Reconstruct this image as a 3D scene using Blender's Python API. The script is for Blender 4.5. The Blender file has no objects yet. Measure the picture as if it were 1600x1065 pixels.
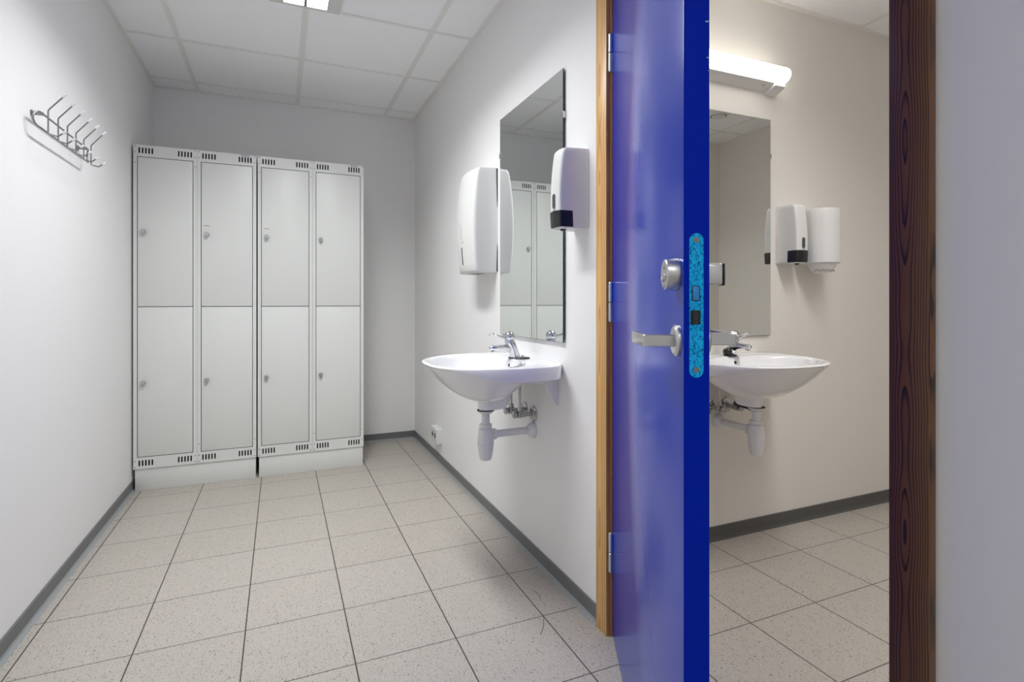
import bpy, bmesh, math, random
from mathutils import Vector, Matrix

random.seed(7)
S = bpy.context.scene
COL = S.collection
PI = math.pi

# ------------------------------------------------------------------ measures (metres)
EYE = 1.032                     # camera height
XR, XL, YB, HC = 0.937, -0.741, 4.05, 2.40      # changing room: right wall, left wall, back wall, ceiling
YN = -1.75                      # wall behind the camera
XB0, XB1, YB0, YB1 = 1.06, 3.51, -0.02, 1.807   # washroom behind the blue door
OPY0, OPY1, OPZ = 0.54, 1.445, 2.10             # doorway in the right wall
GX, GY, GT = -0.398, 2.1859, 0.29784            # floor tile grid

# ------------------------------------------------------------------ mesh helpers
class MB:
    def __init__(self):
        self.bm = bmesh.new()

    def _merge(self, other, mat=None):
        me = bpy.data.meshes.new('tmp')
        if mat is not None:
            bmesh.ops.transform(other, matrix=mat, verts=other.verts)
        other.to_mesh(me); other.free()
        self.bm.from_mesh(me)
        bpy.data.meshes.remove(me)
        return self

    def box(self, x0, x1, y0, y1, z0, z1, bev=0.0, seg=2, mat=None):
        b = bmesh.new()
        bmesh.ops.create_cube(b, size=1.0)
        for v in b.verts:
            v.co = Vector((x0 + (v.co.x + .5) * (x1 - x0), y0 + (v.co.y + .5) * (y1 - y0), z0 + (v.co.z + .5) * (z1 - z0)))
        if bev > 0:
            bmesh.ops.bevel(b, geom=list(b.edges), offset=bev, segments=seg, profile=.5, affect='EDGES')
        return self._merge(b, mat)

    def loft(self, rings, cap0=True, cap1=True, closed=True, mat=None):
        b = bmesh.new()
        vs = [[b.verts.new(p) for p in r] for r in rings]
        n = len(rings[0])
        for a, c in zip(vs[:-1], vs[1:]):
            for i in range(n if closed else n - 1):
                j = (i + 1) % n
                try: b.faces.new((a[i], a[j], c[j], c[i]))
                except ValueError: pass
        if cap0: b.faces.new(list(reversed(vs[0])))
        if cap1: b.faces.new(vs[-1])
        bmesh.ops.recalc_face_normals(b, faces=b.faces)
        return self._merge(b, mat)

    def lathe(self, prof, org=(0, 0, 0), axis=(0, 0, 1), seg=32, cap0=True, cap1=True):
        """prof: list of (distance along axis, radius)"""
        org = Vector(org); ax = Vector(axis).normalized()
        u = ax.orthogonal().normalized(); w = ax.cross(u)
        rings = []
        for t, r in prof:
            r = max(r, 1e-5)
            rings.append([org + ax * t + (u * math.cos(2 * PI * i / seg) + w * math.sin(2 * PI * i / seg)) * r for i in range(seg)])
        return self.loft(rings, cap0, cap1)

    def cyl(self, p0, p1, r, r1=None, seg=24):
        p0 = Vector(p0); p1 = Vector(p1)
        return self.lathe([(0, r), ((p1 - p0).length, r if r1 is None else r1)], p0, p1 - p0, seg)

    def tube(self, pts, r, seg=12, closed=False):
        pts = [Vector(p) for p in pts]
        n = len(pts)
        rad = r if isinstance(r, (list, tuple)) else [r] * n
        rings = []
        up = None
        for i, p in enumerate(pts):
            if closed:
                d = pts[(i + 1) % n] - pts[i - 1]
            else:
                d = pts[min(i + 1, n - 1)] - pts[max(i - 1, 0)]
            d.normalize()
            if up is None:
                up = d.orthogonal().normalized()
            else:
                up = (up - d * up.dot(d)).normalized()
            w = d.cross(up)
            rings.append([p + (up * math.cos(2 * PI * k / seg) + w * math.sin(2 * PI * k / seg)) * rad[i] for k in range(seg)])
        if closed:
            rings.append(rings[0])
            b = bmesh.new()
            vs = [[b.verts.new(q) for q in rr] for rr in rings[:-1]]
            for i in range(n):
                a = vs[i]; c = vs[(i + 1) % n]
                # match the seam of the closing ring
                off = 0
                if i == n - 1:
                    off = min(range(seg), key=lambda o: (a[0].co - c[o].co).length)
                for k in range(seg):
                    b.faces.new((a[k], a[(k + 1) % seg], c[(k + 1 + off) % seg], c[(k + off) % seg]))
            bmesh.ops.recalc_face_normals(b, faces=b.faces)
            return self._merge(b)
        return self.loft(rings)

    def prism(self, poly, fn0, fn1):
        """poly of 2-D points; fn0/fn1 map one to the two end faces"""
        return self.loft([[Vector(fn0(*p)) for p in poly], [Vector(fn1(*p)) for p in poly]])

    def sphere(self, c, r, sx=1, sy=1, sz=1, seg=24):
        b = bmesh.new()
        bmesh.ops.create_uvsphere(b, u_segments=seg, v_segments=max(8, seg // 2), radius=r)
        for v in b.verts:
            v.co = Vector((v.co.x * sx + c[0], v.co.y * sy + c[1], v.co.z * sz + c[2]))
        return self._merge(b)

    def build(self, name, mat, parent=None, angle=32, clean=True):
        bm = self.bm
        if clean:
            bmesh.ops.remove_doubles(bm, verts=bm.verts, dist=1e-6)
        for f in bm.faces: f.smooth = True
        lim = math.radians(angle)
        for e in bm.edges:
            if len(e.link_faces) == 2:
                e.smooth = e.calc_face_angle(0) < lim
            else:
                e.smooth = False
        me = bpy.data.meshes.new(name)
        bm.to_mesh(me); bm.free()
        o = bpy.data.objects.new(name, me)
        if mat: me.materials.append(mat)
        COL.objects.link(o)
        if parent: o.parent = parent
        return o


def holed_plate(name, outer, holes, depth, to3, mat, parent=None):
    """flat plate with real holes: outer/holes are 2-D point lists; to3(x, y, d) -> 3-D point"""
    cu = bpy.data.curves.new('plate', 'CURVE')
    cu.dimensions = '2D'; cu.fill_mode = 'BOTH'
    for loop in [outer] + holes:
        sp = cu.splines.new('POLY'); sp.points.add(len(loop) - 1)
        for p, q in zip(sp.points, loop): p.co = (q[0], q[1], 0, 1)
        sp.use_cyclic_u = True
    cu.extrude = depth / 2
    ob = bpy.data.objects.new('plate', cu)
    COL.objects.link(ob)
    bpy.context.view_layer.update()
    dg = bpy.context.evaluated_depsgraph_get()
    me0 = bpy.data.meshes.new_from_object(ob.evaluated_get(dg))
    bpy.data.objects.remove(ob); bpy.data.curves.remove(cu)
    b = MB()
    b.bm.from_mesh(me0)
    bpy.data.meshes.remove(me0)
    for v in b.bm.verts:
        v.co = Vector(to3(v.co.x, v.co.y, v.co.z + depth / 2))
    bmesh.ops.recalc_face_normals(b.bm, faces=b.bm.faces)
    return b.build(name, mat, parent)


def text_mesh(name, body, size, depth, matrix, mat, parent=None, align='CENTER'):
    cu = bpy.data.curves.new('writing', 'FONT')
    cu.body = body; cu.size = size; cu.extrude = depth; cu.align_x = align; cu.align_y = 'CENTER'
    ob = bpy.data.objects.new('writing', cu)
    COL.objects.link(ob)
    bpy.context.view_layer.update()
    me = bpy.data.meshes.new_from_object(ob.evaluated_get(bpy.context.evaluated_depsgraph_get()))
    bpy.data.objects.remove(ob); bpy.data.curves.remove(cu)
    me.transform(matrix)
    me.materials.clear(); me.materials.append(mat)
    me.name = name
    o = bpy.data.objects.new(name, me); COL.objects.link(o)
    if parent: o.parent = parent
    return o


def slot(cx, cy, w, h, n=6):
    """rounded upright slot outline"""
    r = w / 2; pts = []
    for k in range(n + 1):
        a = PI * k / n
        pts.append((cx + r * math.cos(a), cy + h / 2 - r + r * math.sin(a)))
    for k in range(n + 1):
        a = PI + PI * k / n
        pts.append((cx + r * math.cos(a), cy - h / 2 + r + r * math.sin(a)))
    return pts


def smooth_pts(ctrl, sub=6):
    """Catmull-Rom through control points (open)"""
    P = [Vector(p) for p in ctrl]
    out = []
    for i in range(len(P) - 1):
        p0 = P[max(i - 1, 0)]; p1 = P[i]; p2 = P[i + 1]; p3 = P[min(i + 2, len(P) - 1)]
        for k in range(sub):
            t = k / sub
            out.append(.5 * ((2 * p1) + (p2 - p0) * t + (2 * p0 - 5 * p1 + 4 * p2 - p3) * t * t + (3 * p1 - p0 - 3 * p2 + p3) * t ** 3))
    out.append(P[-1])
    return out


def empty(name, loc, rz=0.0):
    o = bpy.data.objects.new(name, None)
    o.empty_display_size = .05
    o.location = loc; o.rotation_euler = (0, 0, rz)
    COL.objects.link(o)
    return o


def tag(o, label=None, cat=None, group=None, kind=None):
    if label: o['label'] = label
    if cat: o['category'] = cat
    if group: o['group'] = group
    if kind: o['kind'] = kind
    return o


def struct(o):
    o['kind'] = 'structure'
    return o


def copy_tree(o, parent=None):
    c = o.copy(); COL.objects.link(c)
    if parent: c.parent = parent
    for ch in [x for x in bpy.data.objects if x.parent == o]:
        copy_tree(ch, c)
    return c

# ------------------------------------------------------------------ materials
def mat(name, col, rough=.5, metal=0.0, spec=.5, coat=0.0, coat_rough=.1, bump=None, var=None, emit=None):
    m = bpy.data.materials.new(name); m.use_nodes = True
    nt = m.node_tree; b = nt.nodes['Principled BSDF']
    b.inputs['Base Color'].default_value = (*col, 1)
    b.inputs['Roughness'].default_value = rough
    b.inputs['Metallic'].default_value = metal
    b.inputs['Specular IOR Level'].default_value = spec
    b.inputs['Coat Weight'].default_value = coat
    b.inputs['Coat Roughness'].default_value = coat_rough
    if emit:
        b.inputs['Emission Color'].default_value = (*emit[0], 1)
        b.inputs['Emission Strength'].default_value = emit[1]
    if bump or var:
        tc = nt.nodes.new('ShaderNodeTexCoord')
    if bump:
        n = nt.nodes.new('ShaderNodeTexNoise'); n.inputs['Scale'].default_value = bump[0]; n.inputs['Detail'].default_value = 4
        nt.links.new(tc.outputs['Object'], n.inputs['Vector'])
        bp = nt.nodes.new('ShaderNodeBump'); bp.inputs['Strength'].default_value = bump[1]; bp.inputs['Distance'].default_value = bump[2]
        nt.links.new(n.outputs['Fac'], bp.inputs['Height']); nt.links.new(bp.outputs['Normal'], b.inputs['Normal'])
    if var:
        n2 = nt.nodes.new('ShaderNodeTexNoise'); n2.inputs['Scale'].default_value = var[0]; n2.inputs['Detail'].default_value = 3
        nt.links.new(tc.outputs['Object'], n2.inputs['Vector'])
        mx = nt.nodes.new('ShaderNodeMix'); mx.data_type = 'RGBA'
        mx.inputs['A'].default_value = (*col, 1); mx.inputs['B'].default_value = (*var[1], 1)
        nt.links.new(n2.outputs['Fac'], mx.inputs['Factor']); nt.links.new(mx.outputs['Result'], b.inputs['Base Color'])
    return m


def math_node(nt, op, a=None, b=None, c=None):
    n = nt.nodes.new('ShaderNodeMath'); n.operation = op
    for i, v in enumerate((a, b, c)):
        if v is None: continue
        if isinstance(v, (int, float)): n.inputs[i].default_value = v
        else: nt.links.new(v, n.inputs[i])
    return n.outputs[0]


def mix_col(nt, fac, A, B):
    mx = nt.nodes.new('ShaderNodeMix'); mx.data_type = 'RGBA'
    if isinstance(fac, (int, float)): mx.inputs['Factor'].default_value = fac
    else: nt.links.new(fac, mx.inputs['Factor'])
    for k, v in (('A', A), ('B', B)):
        if isinstance(v, tuple): mx.inputs[k].default_value = (*v, 1)
        else: nt.links.new(v, mx.inputs[k])
    return mx.outputs['Result']


def ramp(nt, fac, stops):
    r = nt.nodes.new('ShaderNodeValToRGB')
    el = r.color_ramp.elements
    while len(el) < len(stops): el.new(.5)
    for e, (p, c) in zip(el, stops):
        e.position = p; e.color = (*c, 1) if len(c) == 3 else c
    nt.links.new(fac, r.inputs['Fac'])
    return r.outputs['Color']


def floor_material():
    m = bpy.data.materials.new('speckled_floor_tile'); m.use_nodes = True
    nt = m.node_tree; b = nt.nodes['Principled BSDF']
    tc = nt.nodes.new('ShaderNodeTexCoord')
    sp = nt.nodes.new('ShaderNodeSeparateXYZ'); nt.links.new(tc.outputs['Object'], sp.inputs[0])
    def dist(out, off):
        t = math_node(nt, 'DIVIDE', math_node(nt, 'SUBTRACT', out, off), GT)
        fr = math_node(nt, 'FRACT', t)
        d = math_node(nt, 'MINIMUM', fr, math_node(nt, 'SUBTRACT', 1.0, fr))
        return math_node(nt, 'MULTIPLY', d, GT), math_node(nt, 'FLOOR', t)
    dx, ix = dist(sp.outputs[0], GX); dy, iy = dist(sp.outputs[1], GY)
    gx = math_node(nt, 'LESS_THAN', dx, .0019); gy = math_node(nt, 'LESS_THAN', dy, .0015)
    grout = math_node(nt, 'MAXIMUM', gx, gy)
    # per tile tone
    cmb = nt.nodes.new('ShaderNodeCombineXYZ'); nt.links.new(ix, cmb.inputs[0]); nt.links.new(iy, cmb.inputs[1])
    wn = nt.nodes.new('ShaderNodeTexWhiteNoise'); wn.noise_dimensions = '2D'; nt.links.new(cmb.outputs[0], wn.inputs['Vector'])
    base = mix_col(nt, wn.outputs['Value'], (.415, .383, .330), (.447, .415, .362))
    # fine grain
    n1 = nt.nodes.new('ShaderNodeTexNoise'); n1.inputs['Scale'].default_value = 260; n1.inputs['Detail'].default_value = 2
    nt.links.new(tc.outputs['Object'], n1.inputs['Vector'])
    base = mix_col(nt, ramp(nt, n1.outputs['Fac'], [(.35, (0, 0, 0)), (.65, (1, 1, 1))]), base, (.51, .475, .428))
    # dark specks of uneven size
    for sc, thr, amt, cut, colr in ((240, .27, .60, .18, (.25, .225, .20)), (150, .17, .78, .48, (.11, .095, .085)), (200, .22, .4, .55, (.70, .67, .62))):
        mpv = nt.nodes.new('ShaderNodeMapping'); mpv.inputs['Rotation'].default_value = (0, 0, sc); mpv.inputs['Scale'].default_value = (1.0, .6, 1)
        nt.links.new(tc.outputs['Object'], mpv.inputs['Vector'])
        v = nt.nodes.new('ShaderNodeTexVoronoi'); v.inputs['Scale'].default_value = sc; v.inputs['Randomness'].default_value = 1
        nt.links.new(mpv.outputs[0], v.inputs['Vector'])
        rnd = nt.nodes.new('ShaderNodeSeparateColor'); nt.links.new(v.outputs['Color'], rnd.inputs[0])
        lim = math_node(nt, 'MULTIPLY', rnd.outputs[0], thr * 1.8)
        hit = math_node(nt, 'MULTIPLY', math_node(nt, 'LESS_THAN', v.outputs['Distance'], lim), math_node(nt, 'GREATER_THAN', rnd.outputs[1], cut))
        base = mix_col(nt, math_node(nt, 'MULTIPLY', hit, amt), base, colr)
    col = mix_col(nt, grout, base, (.060, .049, .040))
    nt.links.new(col, b.inputs['Base Color'])
    b.inputs['Roughness'].default_value = .42
    b.inputs['Specular IOR Level'].default_value = .35
    bp = nt.nodes.new('ShaderNodeBump'); bp.inputs['Strength'].default_value = .4; bp.inputs['Distance'].default_value = .001
    nt.links.new(math_node(nt, 'SUBTRACT', 1.0, grout), bp.inputs['Height']); nt.links.new(bp.outputs['Normal'], b.inputs['Normal'])
    return m


def wood_material(name, light, dark, rough, coat, ring_scale, contrast, centre=(0, 0), seed=0.0, spec=.5):
    """lengthwise-sawn pine: growth rings cut almost along the grain, so arches show"""
    m = bpy.data.materials.new(name); m.use_nodes = True
    nt = m.node_tree; b = nt.nodes['Principled BSDF']
    tc = nt.nodes.new('ShaderNodeTexCoord')
    mp = nt.nodes.new('ShaderNodeMapping'); nt.links.new(tc.outputs['Object'], mp.inputs['Vector'])
    mp.inputs['Location'].default_value = (-centre[0], -centre[1], seed)
    sp = nt.nodes.new('ShaderNodeSeparateXYZ'); nt.links.new(mp.outputs[0], sp.inputs[0])
    # slow wobble of the pith along the board
    n = nt.nodes.new('ShaderNodeTexNoise'); n.noise_dimensions = '1D'; n.inputs['Scale'].default_value = 3.4; n.inputs['Detail'].default_value = 1.0
    nt.links.new(sp.outputs[2], n.inputs['W'])
    wob = math_node(nt, 'MULTIPLY', math_node(nt, 'SUBTRACT', n.outputs['Fac'], .5), .032)
    mp2 = nt.nodes.new('ShaderNodeMapping'); mp2.inputs['Scale'].default_value = (40, 40, 9); nt.links.new(mp.outputs[0], mp2.inputs['Vector'])
    n2 = nt.nodes.new('ShaderNodeTexNoise'); n2.inputs['Scale'].default_value = 1; n2.inputs['Detail'].default_value = 3; nt.links.new(mp2.outputs[0], n2.inputs['Vector'])
    wob2 = math_node(nt, 'MULTIPLY', math_node(nt, 'SUBTRACT', n2.outputs['Fac'], .5), .004)
    yy = math_node(nt, 'ADD', sp.outputs[1], wob2)
    hh = math_node(nt, 'ADD', wob, .012)
    r = math_node(nt, 'SQRT', math_node(nt, 'ADD', math_node(nt, 'MULTIPLY', yy, yy), math_node(nt, 'MULTIPLY', hh, hh)))
    fr = math_node(nt, 'FRACT', math_node(nt, 'MULTIPLY', r, ring_scale))
    col = ramp(nt, fr, [(0.0, light), (.55, tuple(l * (1 - .35 * contrast) + d * .35 * contrast for l, d in zip(light, dark))), (.86, dark), (.97, dark), (1.0, light)])
    mp3 = nt.nodes.new('ShaderNodeMapping'); mp3.inputs['Scale'].default_value = (500, 500, 6); nt.links.new(mp.outputs[0], mp3.inputs['Vector'])
    n3 = nt.nodes.new('ShaderNodeTexNoise'); n3.inputs['Scale'].default_value = 1; nt.links.new(mp3.outputs[0], n3.inputs['Vector'])
    col = mix_col(nt, math_node(nt, 'MULTIPLY', n3.outputs['Fac'], .25), col, dark)
    nt.links.new(col, b.inputs['Base Color'])
    b.inputs['Roughness'].default_value = rough
    b.inputs['Specular IOR Level'].default_value = spec
    b.inputs['Coat Weight'].default_value = coat; b.inputs['Coat Roughness'].default_value = .22
    return m


def lockplate_material():
    m = bpy.data.materials.new('zinc_lockplate_reflected_blue'); m.use_nodes = True  # zinc plate; the blue it reflects is put into the colour
    nt = m.node_tree; b = nt.nodes['Principled BSDF']
    tc = nt.nodes.new('ShaderNodeTexCoord')
    mp = nt.nodes.new('ShaderNodeMapping'); mp.inputs['Scale'].default_value = (1, 1, .6); nt.links.new(tc.outputs['Object'], mp.inputs['Vector'])
    n = nt.nodes.new('ShaderNodeTexNoise'); n.inputs['Scale'].default_value = 330; n.inputs['Detail'].default_value = 6; n.inputs['Distortion'].default_value = .8
    nt.links.new(mp.outputs[0], n.inputs['Vector'])
    c = ramp(nt, n.outputs['Fac'], [(.34, (.0, .08, .27)), (.43, (.0, .27, .66)), (.50, (.0, .48, 1.0)), (.75, (.03, .62, 1.0))])
    nt.links.new(c, b.inputs['Base Color'])
    b.inputs['Metallic'].default_value = .1; b.inputs['Roughness'].default_value = .45; b.inputs['Specular IOR Level'].default_value = .2
    return m

M = {}
M['wall'] = mat('white_wall_paint', (.84, .835, .83), .55, spec=.3, bump=(240, .12, .0012))
M['wall_b'] = mat('warm_white_wall_paint', (.765, .74, .695), .55, spec=.3, bump=(240, .12, .0012))
M['ceil'] = mat('ceiling_tile', (.94, .94, .945), .9, spec=.1, bump=(420, .1, .001))
M['tbar'] = mat('ceiling_grid_paint', (.82, .815, .775), .5, spec=.3)
M['floor'] = floor_material()
M['skirt'] = mat('grey_skirting_vinyl', (.155, .158, .162), .42, spec=.5)
M['sealant'] = mat('grey_sealant', (.30, .32, .32), .5)
M['skirt_b'] = mat('dark_grey_skirting_vinyl', (.09, .09, .088), .45)
M['locker'] = mat('grey_green_locker_enamel', (.77, .785, .75), .38, spec=.45, bump=(300, .05, .0006))
M['locker_in'] = mat('locker_shadow_interior', (.03, .03, .03), .8)
M['rivet'] = mat('steel_rivet', (.28, .28, .27), .4, metal=.6)
M['chrome'] = mat('chrome', (.66, .67, .69), .05, metal=1)
M['chrome_dark_reflect'] = mat('dark_reflecting_chrome', (.46, .46, .46), .14, metal=1)  # valve chrome; the dark floor it reflects is put into the colour
M['steel'] = mat('brushed_steel', (.62, .62, .61), .32, metal=1)
M['zinc'] = mat('zinc_hinge', (.60, .63, .66), .35, metal=.9)
M['graphite'] = mat('grey_rod_metal', (.30, .30, .31), .33, metal=.85)
M['porcelain'] = mat('white_porcelain', (.87, .875, .885), .08, spec=.5, coat=.3)
M['plastic'] = mat('white_plastic', (.73, .732, .715), .35)
M['pipe'] = mat('grey_white_pvc', (.74, .75, .76), .38)
M['bracket'] = mat('white_bracket_enamel', (.74, .74, .75), .4)
M['black'] = mat('black_plastic', (.012, .012, .014), .28)
M['smoke'] = mat('smoked_window', (.07, .075, .075), .2)
M['dark'] = mat('dark_rubber', (.03, .03, .032), .6)
M['grey_print'] = mat('grey_print', (.52, .53, .52), .5)
M['mirror'] = mat('mirror_silver', (.84, .87, .855), .012, metal=1)
M['glass_edge'] = mat('dark_green_glass_edge', (.018, .05, .045), .15)
M['clip'] = mat('mirror_clip_metal', (.62, .62, .62), .25, metal=1)
M['door'] = mat('blue_door_gloss', (.004, .045, .54), .4, spec=.0, coat=1.0, coat_rough=.20)
M['door'].node_tree.nodes['Principled BSDF'].inputs['Coat IOR'].default_value = 1.58
M['door_edge'] = mat('blue_door_edge_shade_tone', (.0, .020, .46), .55, spec=.06)  # same paint as the face; its weaker reflection is put into colour and gloss
M['cyl_dark'] = mat('keyhole_black', (.01, .01, .01), .4)
M['lockplate'] = lockplate_material()
M['bolt'] = mat('bolt_metal_reflected_blue', (.04, .30, .72), .4, metal=.3)  # reflected blue put into the bolt's colour, as on the plate
M['pine'] = wood_material('varnished_pine', (.78, .47, .165), (.56, .28, .075), .38, .2, 95, .6, centre=(0, 1.452), seed=.7)
M['dark_pine'] = wood_material('dark_brown_pine', (.185, .072, .022), (.020, .007, .004), .45, .28, 290, .35, centre=(0, .546), seed=.35)  # near casing and jamb: much deeper brown than the far casing
M['jamb'] = mat('brown_jamb_lacquer', (.42, .19, .08), .45)
M['tip'] = mat('clear_white_hook_tip', (.86, .86, .87), .3)
M['ink'] = mat('blue_marker_ink', (.05, .09, .30), .6)
M['sticker'] = mat('pale_sticker', (.78, .70, .67), .5)
M['sticker_ink'] = mat('red_brown_sticker_print', (.33, .16, .13), .5)
M['lamp_body'] = mat('white_lamp_enamel', (.72, .72, .70), .45)
M['opal'] = mat('lit_opal_diffuser', (.9, .9, .88), .4, emit=((1, .955, .895), 9.5))
M['fitting'] = mat('ceiling_light_enamel', (.72, .72, .69), .5)
M['louvre'] = mat('light_louvre_metal', (.25, .26, .28), .3, metal=.6)
M['tube_light'] = mat('lit_fluorescent_panel', (.9, .9, .9), .4, emit=((.97, .985, 1.0), 6.0))
M['hair'] = mat('dark_hair', (.05, .04, .035), .6)

# ------------------------------------------------------------------ the setting
b = MB(); b.box(XL - .15, XB1 + .15, YN - .15, YB + .15, -.1, 0)
struct(b.build('floor', M['floor']))

b = MB(); b.box(XL - .15, XB1 + .15, YN - .15, YB + .15, HC + .006, HC + .1)
ceil = struct(b.build('ceiling', M['ceil']))
# lay-in grid, hung just below the tiles
g = MB(); hw = .012
for x in (-.490, .111, .712):
    for (a, c) in ([(YN, YB)] if x != .111 else [(YN, -1.60), (-.39, 1.47), (2.70, YB)]):
        g.box(x - hw, x + hw, a, c, HC, HC + .007)
for y in (-1.528, -.926, -.324, .278, .880, 1.481, 2.083, 2.684, 3.285, 3.886):
    segs = [(XL, -.490), (-.490, .111), (.111, .712), (.712, XR)]
    for a, c in segs:
        lit = 1.48 < y < 2.69 or -1.60 < y < -.39
        if lit and a == -.490: c = -.05
        elif lit and a == .111: a = .262
        g.box(a + hw, c - hw, y - .008, y + .008, HC + .001, HC + .007)
for x in (1.46, 2.06, 2.66, 3.255):
    g.box(x - hw, x + hw, YB0, YB1, HC, HC + .007)
for y in (.252, .852, 1.452):
    g.box(XB0, XB1, y - .008, y + .008, HC + .001, HC + .007)
struct(g.build('ceiling_grid', M['tbar'], ceil))
g = MB(); w = .020
g.box(XL, XL + w, YN, YB, HC - .002, HC + .006); g.box(XR - w, XR, YN, YB, HC - .002, HC + .006)
g.box(XL + w, XR - w, YB - w, YB, HC - .002, HC + .006); g.box(XL + w, XR - w, YN, YN + w, HC - .002, HC + .006)
g.box(XB0, XB1, YB1 - w, YB1, HC - .002, HC + .006); g.box(XB0, XB1, YB0, YB0 + w, HC - .002, HC + .006)
g.box(XB0, XB0 + w, YB0 + w, YB1 - w, HC - .002, HC + .006); g.box(XB1 - w, XB1, YB0 + w, YB1 - w, HC - .002, HC + .006)
struct(g.build('trim_1', M['tbar']))

ZT = HC + .006
b = MB(); b.box(XL - .12, XL, YN, YB, 0, ZT); struct(b.build('wall_left', M['wall']))
b = MB(); b.box(XL - .12, XB0, YB, YB + .12, 0, ZT); struct(b.build('wall_back', M['wall']))
b = MB(); b.box(XL - .12, XB0, YN - .12, YN, 0, ZT); struct(b.build('wall_front', M['wall']))
# right wall with the doorway, painted differently on its two faces: a thin washroom lining on the far side
outer = [(YN, 0), (OPY0, 0), (OPY0, OPZ), (OPY1, OPZ), (OPY1, 0), (YB, 0), (YB, ZT), (YN, ZT)]
b = MB()
for (y0, y1, z0, z1) in ((YN, OPY0, 0, ZT), (OPY1, YB, 0, ZT), (OPY0, OPY1, OPZ, ZT)):
    b.box(XR, XB0 - .004, y0, y1, z0, z1)
struct(b.build('wall_right', M['wall']))
b = MB()
for (y0, y1, z0, z1) in ((YB0, OPY0, 0, ZT), (OPY1, YB1, 0, ZT), (OPY0, OPY1, OPZ, ZT)):
    b.box(XB0 - .004, XB0, y0, y1, z0, z1)
struct(b.build('wall_washroom_left', M['wall_b']))
b = MB(); b.box(XB0 - .002, XB1 + .12, YB1, YB1 + .12, 0, ZT); struct(b.build('wall_washroom_back', M['wall_b']))
b = MB(); b.box(XB1, XB1 + .12, YB0, YB1, 0, ZT); struct(b.build('wall_washroom_right', M['wall_b']))
b = MB(); b.box(XB0 - .002, XB1 + .12, YB0 - .12, YB0, 0, ZT); struct(b.build('wall_washroom_front', M['wall_b']))


def skirting(name, p0, p1, inward, m, h=.058):
    """straight skirting strip from p0 to p1 (2-D) with a sealant fillet at the floor"""
    p0 = Vector((*p0, 0)); p1 = Vector((*p1, 0)); n = Vector((*inward, 0)); up = Vector((0, 0, 1))
    prof = [(0, 0), (0, h), (.004, h), (.006, h - .002), (.0065, 0)]
    b = MB()
    b.loft([[p0 + n * a + up * z for a, z in prof], [p1 + n * a + up * z for a, z in prof]])
    o = struct(b.build(name, m))
    s = MB(); pr2 = [(.0064, 0), (.0064, .014), (.009, .006), (.018, .0006), (.018, 0)]
    s.loft([[p0 + n * a + up * z for a, z in pr2], [p1 + n * a + up * z for a, z in pr2]])
    struct(s.build('sealant', M['sealant'] if m is M['skirt'] else M['skirt_b'], o))
    return o

skirting('baseboard_left', (XL, YN), (XL, YB), (1, 0), M['skirt'])
skirting('baseboard_back', (XL + .0065, YB), (XR - .0065, YB), (0, -1), M['skirt'])
skirting('baseboard_right', (XR, 1.474), (XR, YB), (-1, 0), M['skirt'])
skirting('baseboard_right_front', (XR, YN), (XR, .511), (-1, 0), M['skirt'])
skirting('baseboard_washroom_back', (XB0, YB1), (2.425, YB1), (0, -1), M['skirt_b'])
skirting('baseboard_washroom_back_end', (2.427, YB1), (XB1, YB1), (0, -1), M['skirt_b'])
skirting('baseboard_washroom_right', (XB1, YB0), (XB1, YB1 - .0065), (-1, 0), M['skirt_b'])

# door casings and jambs
b = MB(); b.box(XR - .014, XR, 1.415, 1.474, 0, 2.16, bev=.002); struct(b.build('trim_2', M['pine']))
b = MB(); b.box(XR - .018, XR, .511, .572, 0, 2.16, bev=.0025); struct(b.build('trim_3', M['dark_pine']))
b = MB(); b.box(XR - .014, XR, .572, 1.415, 2.085, 2.16, bev=.002); struct(b.build('trim_4', M['pine']))
b = MB(); b.box(XR, XB0, 1.407, OPY1, 0, OPZ); struct(b.build('trim_5', M['jamb']))
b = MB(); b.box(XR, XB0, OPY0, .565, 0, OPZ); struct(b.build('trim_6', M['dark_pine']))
b = MB(); b.box(XR, XB0, .565, 1.407, 2.075, OPZ); struct(b.build('trim_7', M['jamb']))

# ------------------------------------------------------------------ the blue door (leaf frame: x = along leaf from hinge, y = towards the washroom, z up)
DH = Vector((.938, 1.402, 0)); TH = math.radians(26.2)
W, T = .82, .04
dvec = Vector((-math.sin(TH), -math.cos(TH), 0)); nvec = Vector((math.cos(TH), -math.sin(TH), 0))
door = struct(empty('door_1', DH, math.atan2(dvec.y, dvec.x)))
# after that rotation local +x = along the leaf, local +y = left of it = towards the washroom
door['label'] = 'half-open glossy blue door with steel lever handle between changing room and washroom'
b = MB(); b.box(0, W, 0, T, .006, 2.06, bev=.0012)
leaf = struct(b.build('door_leaf', M['door'], door))
leaf.data.materials.append(M['door_edge'])
for p in leaf.data.polygons:
    if abs(p.normal.y) < .5: p.material_index = 1

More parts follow.
